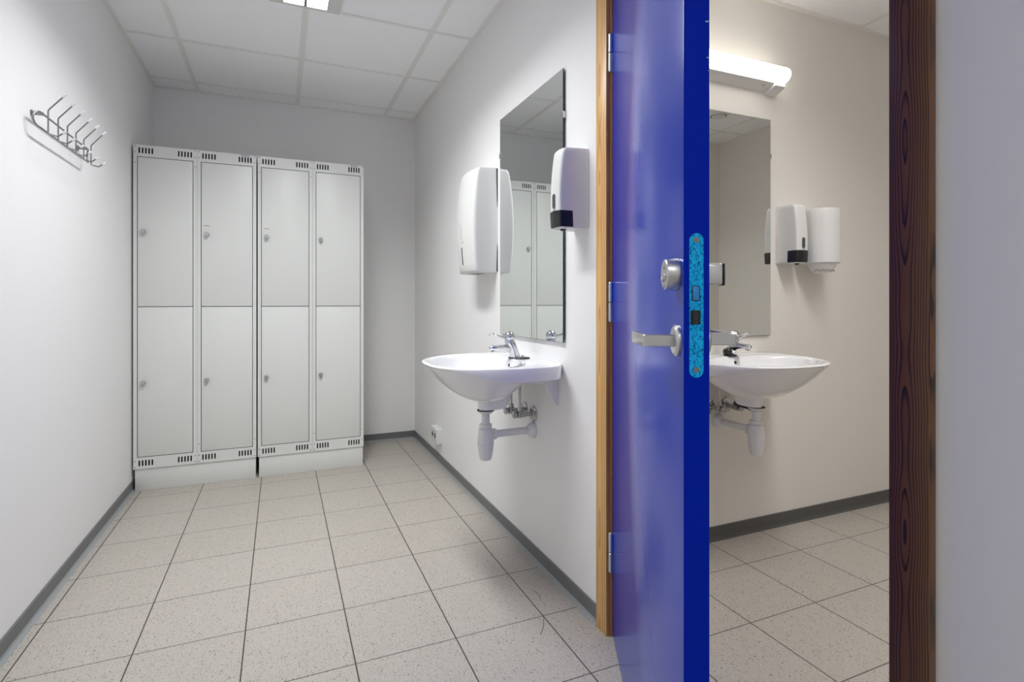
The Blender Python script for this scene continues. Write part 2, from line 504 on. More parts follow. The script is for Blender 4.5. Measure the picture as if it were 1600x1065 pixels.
HX, HZ = .785, .969
def lever(side):
    """side -1: changing-room face (y<0); +1: washroom face"""
    y0 = 0 if side < 0 else T
    sg = side
    b = MB()
    b.lathe([(0, .0255), (.004, .0255), (.0075, .021), (.008, .012)], (HX, y0, HZ), (0, sg, 0), 40)
    r = b.build('handle_rose', M['steel'], None)
    a = MB()
    X1, X0, XE = HX + .010, HX - .010, HX - .100
    Y0, Y1, Y2 = (.005, .042, .057) if sg < 0 else (.005, .036, .050)
    hz = HZ if sg < 0 else HZ + .003
    pol = [(X1 - .003, Y0), (X1, Y1), (X1, Y2 - .002), (X1 - .002, Y2), (XE + .002, Y2), (XE, Y2 - .002), (XE, Y1 + .002), (XE + .002, Y1), (X0 - .006, Y1), (X0 + .001, Y1 - .006), (X0 + .003, Y0)]
    zs = ((-.0098, .0012), (-.0085, 0), (.0085, 0), (.0098, .0012))
    cxm, cym = HX - .03, .045
    rings = []
    for dz, ins in zs:
        rings.append([Vector((x - math.copysign(ins, x - cxm) * (abs(x - cxm) > .005), y0 + sg * (y - math.copysign(ins, y - cym) * .6), hz + dz)) for x, y in pol])
    a.loft(rings)
    h = a.build('door_handle', M['steel'], door, 40)
    r.parent = h
    h['kind'] = 'structure'; r['kind'] = 'structure'
    return h
lever(-1); lever(1)
# key cylinder on the changing-room face
CZ = 1.076
b = MB(); b.lathe([(0, .0255), (.003, .0265), (.0205, .0245), (.022, .0225)], (HX, 0, CZ), (0, -1, 0), 40)
cyl = struct(b.build('lock_cylinder', M['steel'], door))
b = MB(); b.lathe([(0, .0065), (.004, .006), (.006, .003)], (HX, -.0217, CZ - .006), (0, -1, 0), 20)
struct(b.build('lock_core', M['chrome'], cyl))
b = MB()
b.box(HX - .0012, HX + .0012, -.0223, -.0219, CZ + .008, CZ + .0125); b.box(HX - .0012, HX + .0012, -.0223, -.0219, CZ - .0215, CZ - .017)
b.box(HX - .0008, HX + .0008, -.0283, -.0275, CZ - .0095, CZ - .0025)
struct(b.build('lock_pin_holes', M['cyl_dark'], cyl))
# thumb turn on the washroom face
b = MB()
b.box(HX - .012, HX + .012, T, T + .030, CZ - .018, CZ + .017, bev=.004, seg=3)
tt = struct(b.build('thumb_turn', M['steel'], door))
b = MB(); b.box(HX - .0125, HX + .0125, T + .0275, T + .0315, CZ - .0185, CZ + .0175, bev=.0035, seg=2)
struct(b.build('thumb_turn_cap', M['black'], tt))
# forend plate in the door edge
fp = slot(.0196, (1.138 + .914) / 2, .0216, .224, 10)
pl = holed_plate('lock_faceplate', fp, [], .0016, lambda x, y, d: (W - .0006 + d, x, y), M['lockplate'], door)
struct(pl)
for z in (1.1275, .926):
    b = MB(); b.lathe([(0, .0045), (.0008, .0043), (.001, .0025), (.0004, .0022), (.0004, .001)], (W + .001, .0196, z), (1, 0, 0), 20)
    struct(b.build('plate_screw', M['rivet'], pl))
b = MB(); b.box(W + .0005, W + .0018, .0138, .0238, 1.034, 1.055, bev=.0004); struct(b.build('dead_bolt', M['bolt'], pl))
b = MB()
b.box(W + .0006, W + .0012, .0122, .0140, 1.033, 1.056); b.box(W + .0006, W + .0012, .0236, .0252, 1.033, 1.056)
b.box(W + .0006, W + .0012, .0125, .0250, 1.0545, 1.0560); b.box(W + .0006, W + .0012, .0125, .0250, 1.0328, 1.0343)
b.box(W + .0006, W + .0013, .0105, .0258, .9965, 1.0185)
struct(b.build('bolt_gap', M['cyl_dark'], pl))
b = MB()
poly = [(.0135, 0), (.0235, 0), (.0235, .0025), (.0205, .0055), (.0165, .0055), (.0135, .0025)]
b.loft([[Vector((W + .001 + dx, y, z)) for y, dx in poly] for z in (.9975, 1.0175)])
struct(b.build('latch_bolt', M['dark'], pl))
# hinges: knuckle in two halves, leaf plate let into the door face
for z0, z1 in ((1.737, 1.855), (.969, 1.091), (.199, .321)):
    kx, ky = -.003, -.006
    zm = (z0 + z1) / 2
    b = MB()
    b.lathe([(0, .0052), (.002, .0066), ((z1 - zm) - .003, .0066), ((z1 - zm) - .001, .0050), ((z1 - zm), .0042)], (kx, ky, zm + .001), (0, 0, 1), 24)
    b.lathe([(0, .0042), (.001, .0050), (.003, .0066), ((zm - z0) - .002, .0066), ((zm - z0) - .001, .0052)], (kx, ky, z0), (0, 0, 1), 24)
    hg = struct(b.build('hinge', M['zinc'], door))
    b = MB(); b.lathe([(0, .003), (.0015, .0022)], (kx, ky - .0062, z1 - .017), (0, -1, 0), 12)
    struct(b.build('hinge_screw', M['rivet'], hg))
    b = MB(); b.box(kx, .0065, -.0012, .0004, zm + .001, z1 - .003, bev=.0004)
    struct(b.build('hinge_plate', M['door'], hg))
# small chips in the paint on the edge
b = MB()
for y, z, s in ((.0365, 1.466, .0030), (.0372, 1.410, .0020), (.0385, 1.39, .0012)):
    b.box(W + .0001, W + .0003, y - s, y + s * .6, z - s * .4, z + s * .4)
struct(b.build('paint_chip', mat('pale_blue_chip', (.25, .55, .80), .5), door))

# ------------------------------------------------------------------ lockers
def make_locker():
    """a pair of two-door columns on one plinth; front face y=0, x from 0 to .604, z up from the floor"""
    root = empty('locker_cabinet', (0, 0, 0))
    Wc, D, Z0, Z1 = .302, .535, .122, 1.884
    b = MB()
    t = .0012
    for i in range(2):
        x0 = i * Wc + .0004; x1 = (i + 1) * Wc - .0004
        b.box(x0, x0 + .002, .0016, D, Z0, Z1); b.box(x1 - .002, x1, .0016, D, Z0, Z1)
        b.box(x0, x1, .0016, D, Z1 - .002, Z1); b.box(x0, x1, .0016, D, Z0, Z0 + .002)
        b.box(x0, x1, D - .002, D, Z0, Z1)
        b.box(x0, x1, .02, D, 1.002, 1.004)
    body = b.build('cabinet_body', M['locker'], root)
    rivet0 = None
    b = MB()
    for i in range(2):
        b.box(i * Wc + .004, (i + 1) * Wc - .004, .024, .026, Z0 + .003, Z1 - .003)
    b.build('cabinet_shade_sheet', M['locker_in'], root)  # dark sheet standing in for the shade inside, behind slots and door gaps
    for i in range(2):
        x0 = i * Wc + .0006; x1 = (i + 1) * Wc - .0006
        dx0, dx1 = i * Wc + .0185, (i + 1) * Wc - .0185
        dz0, dz1 = .1845, 1.8205
        holes = [[(dx0, dz0), (dx1, dz0), (dx1, dz1), (dx0, dz1)]]
        for zc in (1.854, .153):
            for xc in (i * Wc + .0588, i * Wc + .2432):
                for k in range(-2, 3):
                    holes.append(slot(xc + k * .0150, zc, .0076, .0325, 5))
        holed_plate('front_frame', [(x0, Z0), (x1, Z0), (x1, Z1), (x0, Z1)], holes, .0018, lambda x, y, d: (x, d, y), M['locker'], body)
        for xc in (i * Wc + .0095, (i + 1) * Wc - .0095):
            for zc in (1.876, 1.842, 1.788, .132, .166, .230):
                if zc in (1.788, .230) and (xc > .3) == (zc > 1): continue
                if rivet0 is None:
                    b = MB(); b.lathe([(0, .0030), (.0006, .0028), (.0012, .0015)], (0, 0, 0), (0, -1, 0), 12)
                    rv = rivet0 = b.build('rivet', M['rivet'], body)
                else:
                    rv = rivet0.copy(); COL.objects.link(rv)
                rv.location = (xc, 0, zc)
        for j, (za, zb) in enumerate(((dz0, 1.0015), (1.0055, dz1))):
            gp = .0030
            b = MB(); b.box(dx0 + gp, dx1 - gp, -.0006, .018, za + (gp if j == 0 else 0), zb - (gp if j == 1 else 0), bev=.0014)
            dr = b.build('door', M['locker'], root)
            lx, lz = dx0 + .0275, (.586 if j == 0 else 1.409)
            b = MB()
            b.lathe([(0, .0125), (.002, .0125), (.0035, .0115), (.006, .0115), (.0065, .010)], (lx, -.0006, lz), (0, -1, 0), 28)
            lk = b.build('lock', M['chrome'], dr)
            b = MB()
            ring = []
            prof = [(0, .0145), (.0085, .012), (.0105, .005), (.0098, -.006), (.0062, -.0155), (0, -.0175), (-.0062, -.0155), (-.0098, -.006), (-.0105, .005), (-.0085, .012)]
            b.loft([[Vector((lx + x * s, y, lz + z * s)) for x, z in prof] for y, s in ((-.0066, .93), (-.008, 1), (-.0135, 1), (-.0155, .86))])
            b.build('swivel_hasp', M['steel'], lk)
            b = MB()
            b.lathe([(0, .0032), (.001, .003)], (lx, -.0154, lz - .007), (0, -1, 0), 14)
            b.build('lock_hole', M['rivet'], lk)
    b = MB()
    b.box(.0115 - .004, .604 - .004, .007, D - .02, 0, Z0 - .0003, bev=.001)
    b.build('plinth', M['locker'], root)
    return root

GL = 'pair of double-column steel lockers along the back wall'
lockA = make_locker()
lockB = copy_tree(lockA)
lockA.location = (-.732, 3.493, 0); lockB.location = (-.1215, 3.493, 0)
tag(lockA, 'grey-green four-door steel locker unit standing in the corner against the left wall', 'locker', GL)
tag(lockB, 'grey-green four-door steel locker unit farther from the left wall, nearer the socket', 'locker', GL)

def kids(o, nm):
    return [x for x in bpy.data.objects if x.parent == o and x.name.split('.')[0] == nm]

# stickers above two upper locks and pen marks on two top rails
def sticker(root, door_i, x, z):
    dr = kids(root, 'door')[door_i]
    b = MB(); b.box(x - .017, x + .017, -.0011, -.0007, z - .004, z + .004)
    s = b.build('sticker', M['sticker'], dr)
    b = MB(); b.box(x - .012, x + .010, -.0015, -.0011, z - .0014, z + .0012)
    b.build('sticker_print', M['sticker_ink'], s)
for dr_root, di in ((lockA, 3), (lockB, 1)):
    k = 1 if di == 3 else 0
    sticker(dr_root, di, k * .302 + .0185 + .0305, 1.461)
RX = Matrix.Rotation(PI / 2, 4, 'X')
for root in (lockA, lockB):
    o = text_mesh('pen_mark', 'NIZZA', .0150, .0002, Matrix.Translation((.546, -.0006, 1.8770)) @ RX, M['ink'], kids(root, 'cabinet_body')[0])
    o['label'] = 'small blue handwritten pen letters'

# ------------------------------------------------------------------ wash basins (wall at y=0, basin towards -y, z = 0 at rim top)
def half_plan(hb=.228, hm=.296, d0=.062, D=.443, p=2.7):
    """right half of the basin's plan: widening sides, then a squarish round front"""
    pts = [(hb + (hm - hb) * math.sin(k / 8 * PI / 2), k / 8 * d0) for k in range(8)]
    for k in range(33):
        t = PI / 2 * k / 32
        pts.append((hm * max(math.cos(t), 0) ** (2 / p), d0 + (D - d0) * math.sin(t) ** (2 / p)))
    return pts

def outline_ray(poly, c, a):
    d = Vector((math.cos(a), math.sin(a)))
    best = None
    for i in range(len(poly)):
        p = poly[i]; q = poly[(i + 1) % len(poly)]
        e = q - p
        den = d.x * e.y - d.y * e.x
        if abs(den) < 1e-12: continue
        w = p - c
        t = (w.x * e.y - w.y * e.x) / den
        s = (w.x * d.y - w.y * d.x) / den
        if t > 0 and -1e-6 <= s <= 1 + 1e-6 and (best is None or t > best): best = t
    return c + d * best

def make_basin():
    root = empty('wash_basin', (0, 0, 0))
    right = [Vector((x, -d)) for x, d in half_plan()]
    poly = right + [Vector((-p.x, p.y)) for p in reversed(right[:-1])]
    C = Vector((0, -.235)); N = 120
    ang = []
    # angles through the outline itself, with the two back corners kept
    for p in (right[0], Vector((-right[0].x, 0))): ang.append(math.atan2(p.y - C.y, p.x - C.x))
    ang += [2 * PI * k / N for k in range(N)]
    ang = sorted(a % (2 * PI) for a in ang)
    out = [outline_ray(poly, C, a) for a in ang]
    def inset(k): return [C + (p - C) * (1 - k / max((p - C).length, 1e-6)) for p in out]
    def ell(cx, cy, a, bf, bb):
        res = []
        for t in ang:
            dx, dy = math.cos(t), math.sin(t)
            bq = bb if dy > 0 else bf
            r = 1 / math.sqrt((dx / a) ** 2 + (dy / bq) ** 2)
            res.append(Vector((cx + dx * r, cy + dy * r)))
        return res
    def za(p):
        t = min(max((-p.y - .24) / .185, 0), 1); t = t * t * (3 - 2 * t)
        return -.050 + .039 * t
    rings = []
    # inside of the bowl, from drain up
    rings.append([Vector((p.x, p.y, -.128)) for p in ell(0, -.215, .021, .021, .021)])
    for s, z in ((.30, -.126), (.5, -.118), (.68, -.103), (.82, -.078), (.91, -.050), (.965, -.024), (.99, -.010)):
        e = ell(0, -.252, .247 * s, .163 * s, .145 * s)
        k = 1 - s
        rings.append([Vector((p.x, p.y + k * .04, z)) for p in e])
    rings.append([Vector((p.x, p.y, -.0035)) for p in ell(0, -.252, .250, .1665, .149)])
    rings.append([Vector((p.x, p.y, -.0005)) for p in ell(0, -.252, .255, .171, .153)])
    rings.append([Vector((p.x, p.y, .0)) for p in inset(.010)])
    rings.append([Vector((p.x, p.y, -.0012)) for p in inset(.004)])
    rings.append([Vector((p.x, p.y, -.0028)) for p in inset(.001)])
    rings.append([Vector((p.x, p.y, -.0048)) for p in out])
    rings.append([Vector((p.x, p.y, za(p) + .005)) for p in inset(.0006)])
    rings.append([Vector((p.x, p.y, za(p) + .001)) for p in inset(.003)])
    rings.append([Vector((p.x, p.y, za(p))) for p in inset(.0055)])
    # underside to the bowl's outer shell
    shell = ell(0, -.235, .255, .200, .165)
    bowl = []
    for e, q in zip(shell, inset(.0065)):
        t = min(max((-q.y - .20) / .18, 0), 1); t = t * t * (3 - 2 * t)
        bowl.append(e.lerp(q, t))
    for t in (1.0, .96, .91, .85, .78, .70, .61, .52, .43, .34, .25, .17, .10):
        r = []
        for p in bowl:
            q = Vector((0, -.207)) + (p - Vector((0, -.207))) * t
            ztop = za(p) - .002 - .002 * (p.y > -.2)
            r.append(Vector((q.x, q.y, -.158 + (ztop + .158) * t ** 2.15)))
        rings.append(r)
    b = MB(); b.loft(rings, True, True)
    bowl_o = b.build('bowl', M['porcelain'], root, 50)
    # moulded boss under the bowl
    b = MB()
    def stad(hx, y0, y1, z, n=10):
        pts = []
        for k in range(n + 1):
            a = PI * k / n; pts.append(Vector((hx * math.cos(a), y1 + hx * math.sin(a), z)))
        for k in range(n + 1):
            a = PI + PI * k / n; pts.append(Vector((hx * math.cos(a), y0 + hx * math.sin(a), z)))
        return pts
    b.loft([stad(.040, -.208, -.178, -.118), stad(.0385, -.208, -.146, -.145), stad(.0350, -.206, -.150, -.168), stad(.0335, -.206, -.160, -.186), stad(.032, -.206, -.168, -.190)])
    b.build('drain_boss', M['porcelain'], bowl_o, 60)
    # overflow hole and drain
    b = MB(); b.lathe([(0, .0072), (.0015, .0065)], (0, -.1105, -.0255), (0, -1, .42), 20)
    b.build('overflow_hole', M['dark'], bowl_o)
    b = MB(); b.lathe([(0, .021), (.002, .021), (.003, .019), (.001, .012), (.001, .002)], (0, -.215, -.128), (0, 0, 1), 24)
    b.build('drain_ring', M['chrome'], bowl_o)
    for sx in (-1, 1):
        x = sx * .195
        pol = [(0, -.0505), (0, -.158), (.010, -.158), (.016, -.150), (.052, -.078), (.165, -.066), (.165, -.0505)]
        b = MB(); b.loft([[Vector((x - .009, -d, z)) for d, z in pol], [Vector((x + .009, -d, z)) for d, z in pol]])
        br = b.build('bracket', M['bracket'], root)
        b = MB(); b.lathe([(0, .004), (.002, .0035)], (x, -.0125, -.140), (0, -1, 0), 12)
        b.build('bracket_bolt', M['rivet'], br)
    return root

def make_tap():
    """single lever mixer: stands on z=0 at y=0, column leaning forward, spout towards -y"""
    root = empty('basin_tap', (0, 0, 0))
    def ov(cy, z, rx, ry, n=32):
        return [Vector((rx * math.cos(2 * PI * k / n), cy + ry * math.sin(2 * PI * k / n), z)) for k in range(n)]
    b = MB(); b.loft([ov(.001, 0, .0265, .0275), ov(.001, .003, .0265, .0275), ov(.001, .004, .025, .026)])
    b.build('base_gasket', M['dark'], root)
    b = MB()
    b.loft([ov(.000, .0035, .0235, .0235), ov(-.001, .008, .0228, .0228), ov(-.006, .022, .0215, .0215), ov(-.013, .040, .0208, .0212), ov(-.020, .058, .0200, .0208), ov(-.023, .068, .0195, .0205), ov(-.0235, .071, .018, .019)])
    body = b.build('tap_body', M['chrome'], root, 40)
    b = MB()
    sec = [(-.004, .034, .0165, .024), (-.020, .036, .0170, .0195), (-.034, .040, .0168, .0145), (-.052, .0425, .0155, .0115), (-.08, .0425, .0142, .0102), (-.098, .042, .0138, .0102), (-.1055, .0415, .0118, .0090), (-.1095, .041, .006, .005)]
    rings = []
    for y, z, rx, rz in sec:
        rings.append([Vector((rx * math.cos(2 * PI * k / 28), y, z + rz * math.sin(2 * PI * k / 28))) for k in range(28)])
    b.loft(rings)
    sp = b.build('spout', M['chrome'], root, 50)
    b = MB(); b.lathe([(0, .0098), (.010, .0098), (.0105, .008)], (0, -.095, .038), (0, 0, -1), 24)
    b.build('aerator', M['chrome'], sp)
    b = MB()
    b.lathe([(0, .0180), (.002, .0200), (.005, .0195)], (0, -.0235, .0705), (0, 0, 1), 32)
    b.sphere((0, -.0235, .0845), .0222, 1, 1.02, .98, 32)
    lv = b.build('lever_dome', M['chrome'], root, 50)
    b = MB()
    path = smooth_pts([(0, -.034, .079), (0, -.05, .0815), (0, -.07, .0875), (0, -.088, .0945), (0, -.099, .0960), (0, -.107, .0925)], 5)
    rings = []
    n = len(path)
    for i, p in enumerate(path):
        t = i / (n - 1)
        wx = .0085 + .0045 * math.sin(PI * min(t * 1.1, 1)); hz = .0062 - .0032 * t
        d = (path[min(i + 1, n - 1)] - path[max(i - 1, 0)]).normalized()
        up = Vector((1, 0, 0)).cross(d)
        rings.append([p + Vector((wx * math.cos(2 * PI * k / 16), 0, 0)) + up * (hz * math.sin(2 * PI * k / 16)) for k in range(16)])
    b.loft(rings)
    b.build('lever', M['chrome'], lv, 50)
    return root

def make_trap():
    """bottle trap: y=0 on the wall, hangs in front of it; z absolute from floor"""
    root = empty('bottle_trap', (0, 0, 0)); yc = -.206; zo = .516
    b = MB()
    b.lathe([(0, .0158), (.004, .0225), (.010, .031), (.0125, .0325), (.0145, .0325)], (0, yc, .5960), (0, 0, 1), 36)
    b.build('drain_flange', M['pipe'], root)
    b = MB(); b.lathe([(0, .0338), (.0026, .0338)], (0, yc, .6108), (0, 0, 1), 36)
    b.build('gasket', M['dark'], root)
    b = MB(); b.cyl((0, yc, .545), (0, yc, .599), .0158, seg=28)
    b.build('tail_pipe', M['pipe'], root)
    b = MB()
    b.lathe([(0, .0215), (.001, .0248), (.015, .0248), (.0165, .0225), (.0165, .016)], (0, yc, .5425), (0, 0, 1), 12)
    b.build('top_nut', M['pipe'], root, 20)
    b = MB()
    b.lathe([(0, .0185), (.0025, .0222), (.010, .0245), (.040, .0295), (.0640, .0320), (.0648, .0308), (.0662, .0308), (.0670, .0322), (.086, .0312), (.105, .0290), (.1185, .0268), (.1225, .0222)], (0, yc, .4195), (0, 0, 1), 40)
    b.build('trap_cup', M['pipe'], root, 25)
    b = MB()
    b.lathe([(0, .0165), (.006, .0180), (.008, .0215), (.019, .0215), (.021, .0180)], (0, yc + .022, zo), (0, 1, 0), 12)
    b.build('outlet_nut', M['pipe'], root, 20)
    b = MB(); b.cyl((0, yc + .02, zo), (0, -.004, zo), .0145, seg=28)
    b.build('outlet_pipe', M['pipe'], root)
    b = MB(); b.lathe([(0, .0330), (.004, .0330), (.012, .0305), (.022, .0245), (.027, .0175), (.0275, .0147)], (0, 0, zo), (0, -1, 0), 40)
    b.build('wall_rosette', M['pipe'], root, 45)
    return root

def make_valve(hose_dx):
    """angle valve at x=0, z=0 on the wall y=0; hose rises to the tap"""
    root = empty('shutoff_valve', (0, 0, 0))
    b = MB(); b.lathe([(0, .0325), (.002, .0325), (.004, .031), (.007, .016), (.010, .013)], (0, 0, 0), (0, -1, 0), 32)
    b.build('valve_rosette', M['chrome_dark_reflect'], root)
    b = MB()
    b.lathe([(0, .0095), (.05, .0095)], (0, -.005, 0), (0, -1, 0), 20)
    b.lathe([(0, .0140), (.026, .0140)], (0, -.048, 0), (0, -1, 0), 8)
    b.cyl((0, -.062, 0), (0, -.062, .024), .0095, seg=16)
    b.lathe([(0, .0118), (.012, .0118)], (0, -.062, .016), (0, 0, 1), 6)
    b.sphere((0, -.062, .0), .0150)
    b.build('valve_body', M['chrome_dark_reflect'], root)
    b = MB(); b.lathe([(0, .010), (.004, .0135), (.016, .0135), (.018, .010)], (0, -.074, 0), (0, -1, 0), 12)
    b.build('valve_knob', M['chrome_dark_reflect'], root, 20)
    b = MB(); b.tube(smooth_pts([(0, -.062, .026), (0, -.062, .06), (hose_dx * .3, -.060, .10), (hose_dx * .8, -.056, .14), (hose_dx, -.054, .162)], 6), .0058, 14)
    b.build('supply_hose', M['steel'], root, 60)
    return root

ZA, ZBZ = .810, .8065
YCA, XCB = 1.954, 1.738
TILT = .013
RZA = -PI / 2
basA = make_basin(); basB = copy_tree(basA)
basA.location = (XR, YCA, ZA); basA.rotation_euler = (TILT, 0, RZA); basB.rotation_euler = (TILT, 0, 0)
basB.location = (XCB, YB1, ZBZ)
GB = 'wall-hung washbasins'
tag(basA, 'white wall-hung washbasin below the frameless mirror in the locker room', 'washbasin', GB)
tag(basB, 'white wall-hung washbasin seen through the doorway, partly behind the blue door', 'washbasin', GB)
tapA = make_tap(); tapB = copy_tree(tapA)
tapA.location = (XR - .080, YCA + .012, ZA - .0017); tapA.rotation_euler.z = RZA
tapB.location = (XCB + .012, YB1 - .071, ZBZ - .0017)
tag(tapA, 'chrome single-lever mixer tap on the locker room washbasin', 'tap', 'basin mixer taps')
tag(tapB, 'chrome single-lever mixer tap behind the door handle, beside a black knob', 'tap', 'basin mixer taps')
trA = make_trap(); trB = copy_tree(trA)
trA.location = (XR, YCA + .008, .0005); trA.rotation_euler.z = RZA
trB.location = (XCB + .012, YB1, -.0015)
tag(trA, 'grey-white plastic bottle trap under the locker room washbasin', 'drain trap', 'basin bottle traps')
tag(trB, 'white plastic bottle trap under the washroom washbasin beside the blue door', 'drain trap', 'basin bottle traps')
GV = 'angle valves under the basins'
vA1 = make_valve(-.012)
vA2 = copy_tree(vA1); vB1 = copy_tree(vA1); vB2 = copy_tree(vA1)
for v, loc, rz, lb in ((vA1, (XR + .0005, 1.962, .583), RZA, 'chrome angle valve under the locker room basin, nearer the doorway'),
                       (vA2, (XR + .0005, 2.050, .583), RZA, 'chrome angle valve under the locker room basin, nearer the lockers'),
                       (vB1, (XCB - .037, YB1 + .0005, .580), 0, 'chrome angle valve against the blue door edge under the washroom basin'),
                       (vB2, (XCB + .058, YB1 + .0005, .580), 0, 'chrome angle valve behind the black handpiece under the washroom basin')):
    v.location = loc; v.rotation_euler.z = rz
    tag(v, lb, 'valve', GV)

# dark puck beside the first tap; black knob beside the second
r = empty('plug_holder', (XR - .070, YCA - .036, ZA - .0022), RZA)
b = MB()
b.loft([[Vector((.021 * s * math.cos(2 * PI * k / 28), .030 * s * math.sin(2 * PI * k / 28), z)) for k in range(28)] for z, s in ((.0, 1), (.003, 1.05), (.007, .95), (.008, .8))])
b.build('holder_base', mat('dark_grey_rubber', (.055, .057, .06), .45), r)
b = MB(); b.lathe([(0, .008), (.006, .0078), (.009, .0045)], (0, .004, .0075), (0, 0, 1), 18); b.lathe([(0, .005), (.010, .004)], (0, -.014, .0075), (0, 0, 1), 14)
b.build('holder_stud', M['chrome'], r)
tag(r, 'dark grey oval plug holder with chrome studs beside the locker room tap', 'plug holder')
r = empty('hand_shower_knob', (XCB - .022, YB1 - .090, ZBZ - .003), 0)
b = MB(); b.sphere((0, 0, .0185), .0185, 1, 1, 1, 28); b.build('knob', M['black'], r)
b = MB(); b.loft([[Vector((.012 + .030 * s * math.cos(2 * PI * k / 24), -.004 + .018 * s * math.sin(2 * PI * k / 24), z)) for k in range(24)] for z, s in ((0, 1), (.003, 1), (.006, .8))])
b.build('knob_base', M['dark'], r)
tag(r, 'round black knob on a dark base beside the washroom tap', 'knob')
r = empty('bidet_handpiece', (XCB + .046, YB1 - .080, .594), 0)
b = MB(); b.tube(smooth_pts([(-.012, .012, .008), (0, 0, .004), (.012, -.030, -.003), (.022, -.056, -.006), (.028, -.072, -.007)], 5), [.0075] * 5 + [.009] * 8 + [.0115] * 5 + [.0085] * 3, 16)
b.build('handpiece_grip', M['black'], r)
b = MB(); b.tube(smooth_pts([(.028, -.072, -.007), (.027, -.092, -.004), (.020, -.115, .002)], 5), .0016, 8)
b.build('handpiece_cord', M['black'], r)
tag(r, 'slim black handpiece hanging at the valves under the washroom basin', 'hand shower')

# ------------------------------------------------------------------ mirrors
def make_mirror():
    """x centre 0, wall at y=0, bottom z=0"""
    root = empty('wall_mirror', (0, 0, 0)); w, h = .601, .979
    b = MB(); b.box(-w / 2, w / 2, -.0106, -.0060, 0, h, bev=.0004, seg=1)
    b.build('mirror_back', M['glass_edge'], root)
    b = MB(); b.box(-w / 2 + .0012, w / 2 - .0012, -.0110, -.0106, .0012, h - .0012)
    b.build('mirror_glass', M['mirror'], root)
    for x in (-w / 2, w / 2):
        z = h - .165
        sg = 1 if x > 0 else -1
        b = MB()
        b.box(min(x - sg * .006, x + sg * .0025), max(x - sg * .006, x + sg * .0025), -.0135, -.0110, z - .012, z + .012, bev=.0006)
        b.box(min(x, x + sg * .0025), max(x, x + sg * .0025), -.0135, 0, z - .012, z + .012, bev=.0006)
        b.build('mirror_clip', M['clip'], root)
    b = MB()
    b.box(-.26, .26, -.006, 0, .05, h - .05)
    b.build('mirror_pad', M['dark'], root)
    return root
mA = make_mirror(); mB = copy_tree(mA)
mA.location = (XR, 1.9975, .885); mA.rotation_euler.z = RZA
mB.location = (1.7525, YB1, .879)
tag(mA, 'tall frameless mirror above the locker room basin, reflecting the lockers', 'mirror', 'frameless wall mirrors')
tag(mB, 'frameless mirror below the lit wall lamp, partly behind the blue door', 'mirror', 'frameless wall mirrors')

# ------------------------------------------------------------------ dispensers
def bowed(z, h, top, mid, bot):
    t = z / h
    return bot * (1 - t) * (1 - 2 * t) + 4 * mid * t * (1 - t) + top * t * (2 * t - 1)

def shell_ring(hwb, hwf, dep, z, rc=.012, bulge=.004, n=6):
    """plan ring of a dispenser shell: back on the wall (y=0), rounded front corners"""
    pts = [Vector((hwb, 0, z))]
    def corner(sx):
        c = Vector((sx * (hwf - rc), -(dep - rc), z)); arc = []
        for k in range(n + 1):
            a = (PI / 2) * k / n
            arc.append(c + Vector((sx * rc * math.cos(a), -rc * math.sin(a), 0)))
        return arc
    pts += corner(1)
    for t in (.75, .5, .25):
        x = (hwf - rc) * (2 * t - 1)
        pts.append(Vector((x, -dep - bulge * (1 - (2 * t - 1) ** 2), z)))
    pts += list(reversed(corner(-1)))
    pts.append(Vector((-hwb, 0, z)))
    return pts

def make_soap():
    root = empty('soap_dispenser', (0, 0, 0)); h = .264
    b = MB(); rings = []
    for z, s in ((.0, .90), (.003, .97), (.008, 1.0)) + tuple((.008 + .242 * k / 12, 1.0) for k in range(1, 13)) + ((.258, .985), (.264, .93)):
        d = bowed(z, h, .087, .101, .097) * s
        rings.append(shell_ring(.0485 * (s * .5 + .5), .036 * s, d, z, .011, .003))
    b.loft(rings); body = b.build('dispenser_shell', M['plastic'], root, 40)
    b = MB(); b.box(-.0505, .0505, -.006, 0, .002, h - .004, bev=.002); b.build('back_plate', M['plastic'], root)
    b = MB(); rings = []
    for z, s in ((.004, .97), (.008, 1), (.050, 1.0), (.056, .985), (.0575, .97)):
        d = bowed(z, h, .087, .101, .097)
        full = shell_ring(.0485, .0368, d + .003, z, .010, .003)
        y_back = -d * .56
        ring = []
        for p in full:
            q = p.copy()
            if q.y > y_back: q = Vector((math.copysign(.0415, q.x), y_back, z))
            ring.append(Vector((q.x * s, y_back + (q.y - y_back) * s, z)))
        rings.append(ring)
    b.loft(rings); b.build('push_button', M['black'], root, 40)
    b = MB(); d = bowed(.09, h, .087, .101, .097)
    ring = slot(0, .090, .0185, .050, 6)
    b.loft([[Vector((x, -bowed(z, h, .087, .101, .097) - o, z)) for x, z in ring] for o in (.0005, .0042)])
    b.build('level_window', M['smoke'], root)
    b = MB(); b.box(-.008, .008, -d - .0045, -d, .0605, .0645); b.build('embossed_mark', M['grey_print'], root)
    b = MB(); b.lathe([(0, .011), (.006, .009), (.008, .004)], (0, -.070, .002), (0, 0, -1), 20); b.build('nozzle', M['dark'], root)
    return root
sA = make_soap(); sB = copy_tree(sA)
sA.location = (XR, 1.5885, 1.273); sA.rotation_euler.z = RZA
sB.location = (2.1475, YB1, 1.204)
tag(sA, 'white soap dispenser with black push button between mirror and pine door casing', 'soap dispenser', 'white soap dispensers')
tag(sB, 'white soap dispenser with black push button on the washroom wall beside mirror', 'soap dispenser', 'white soap dispensers')

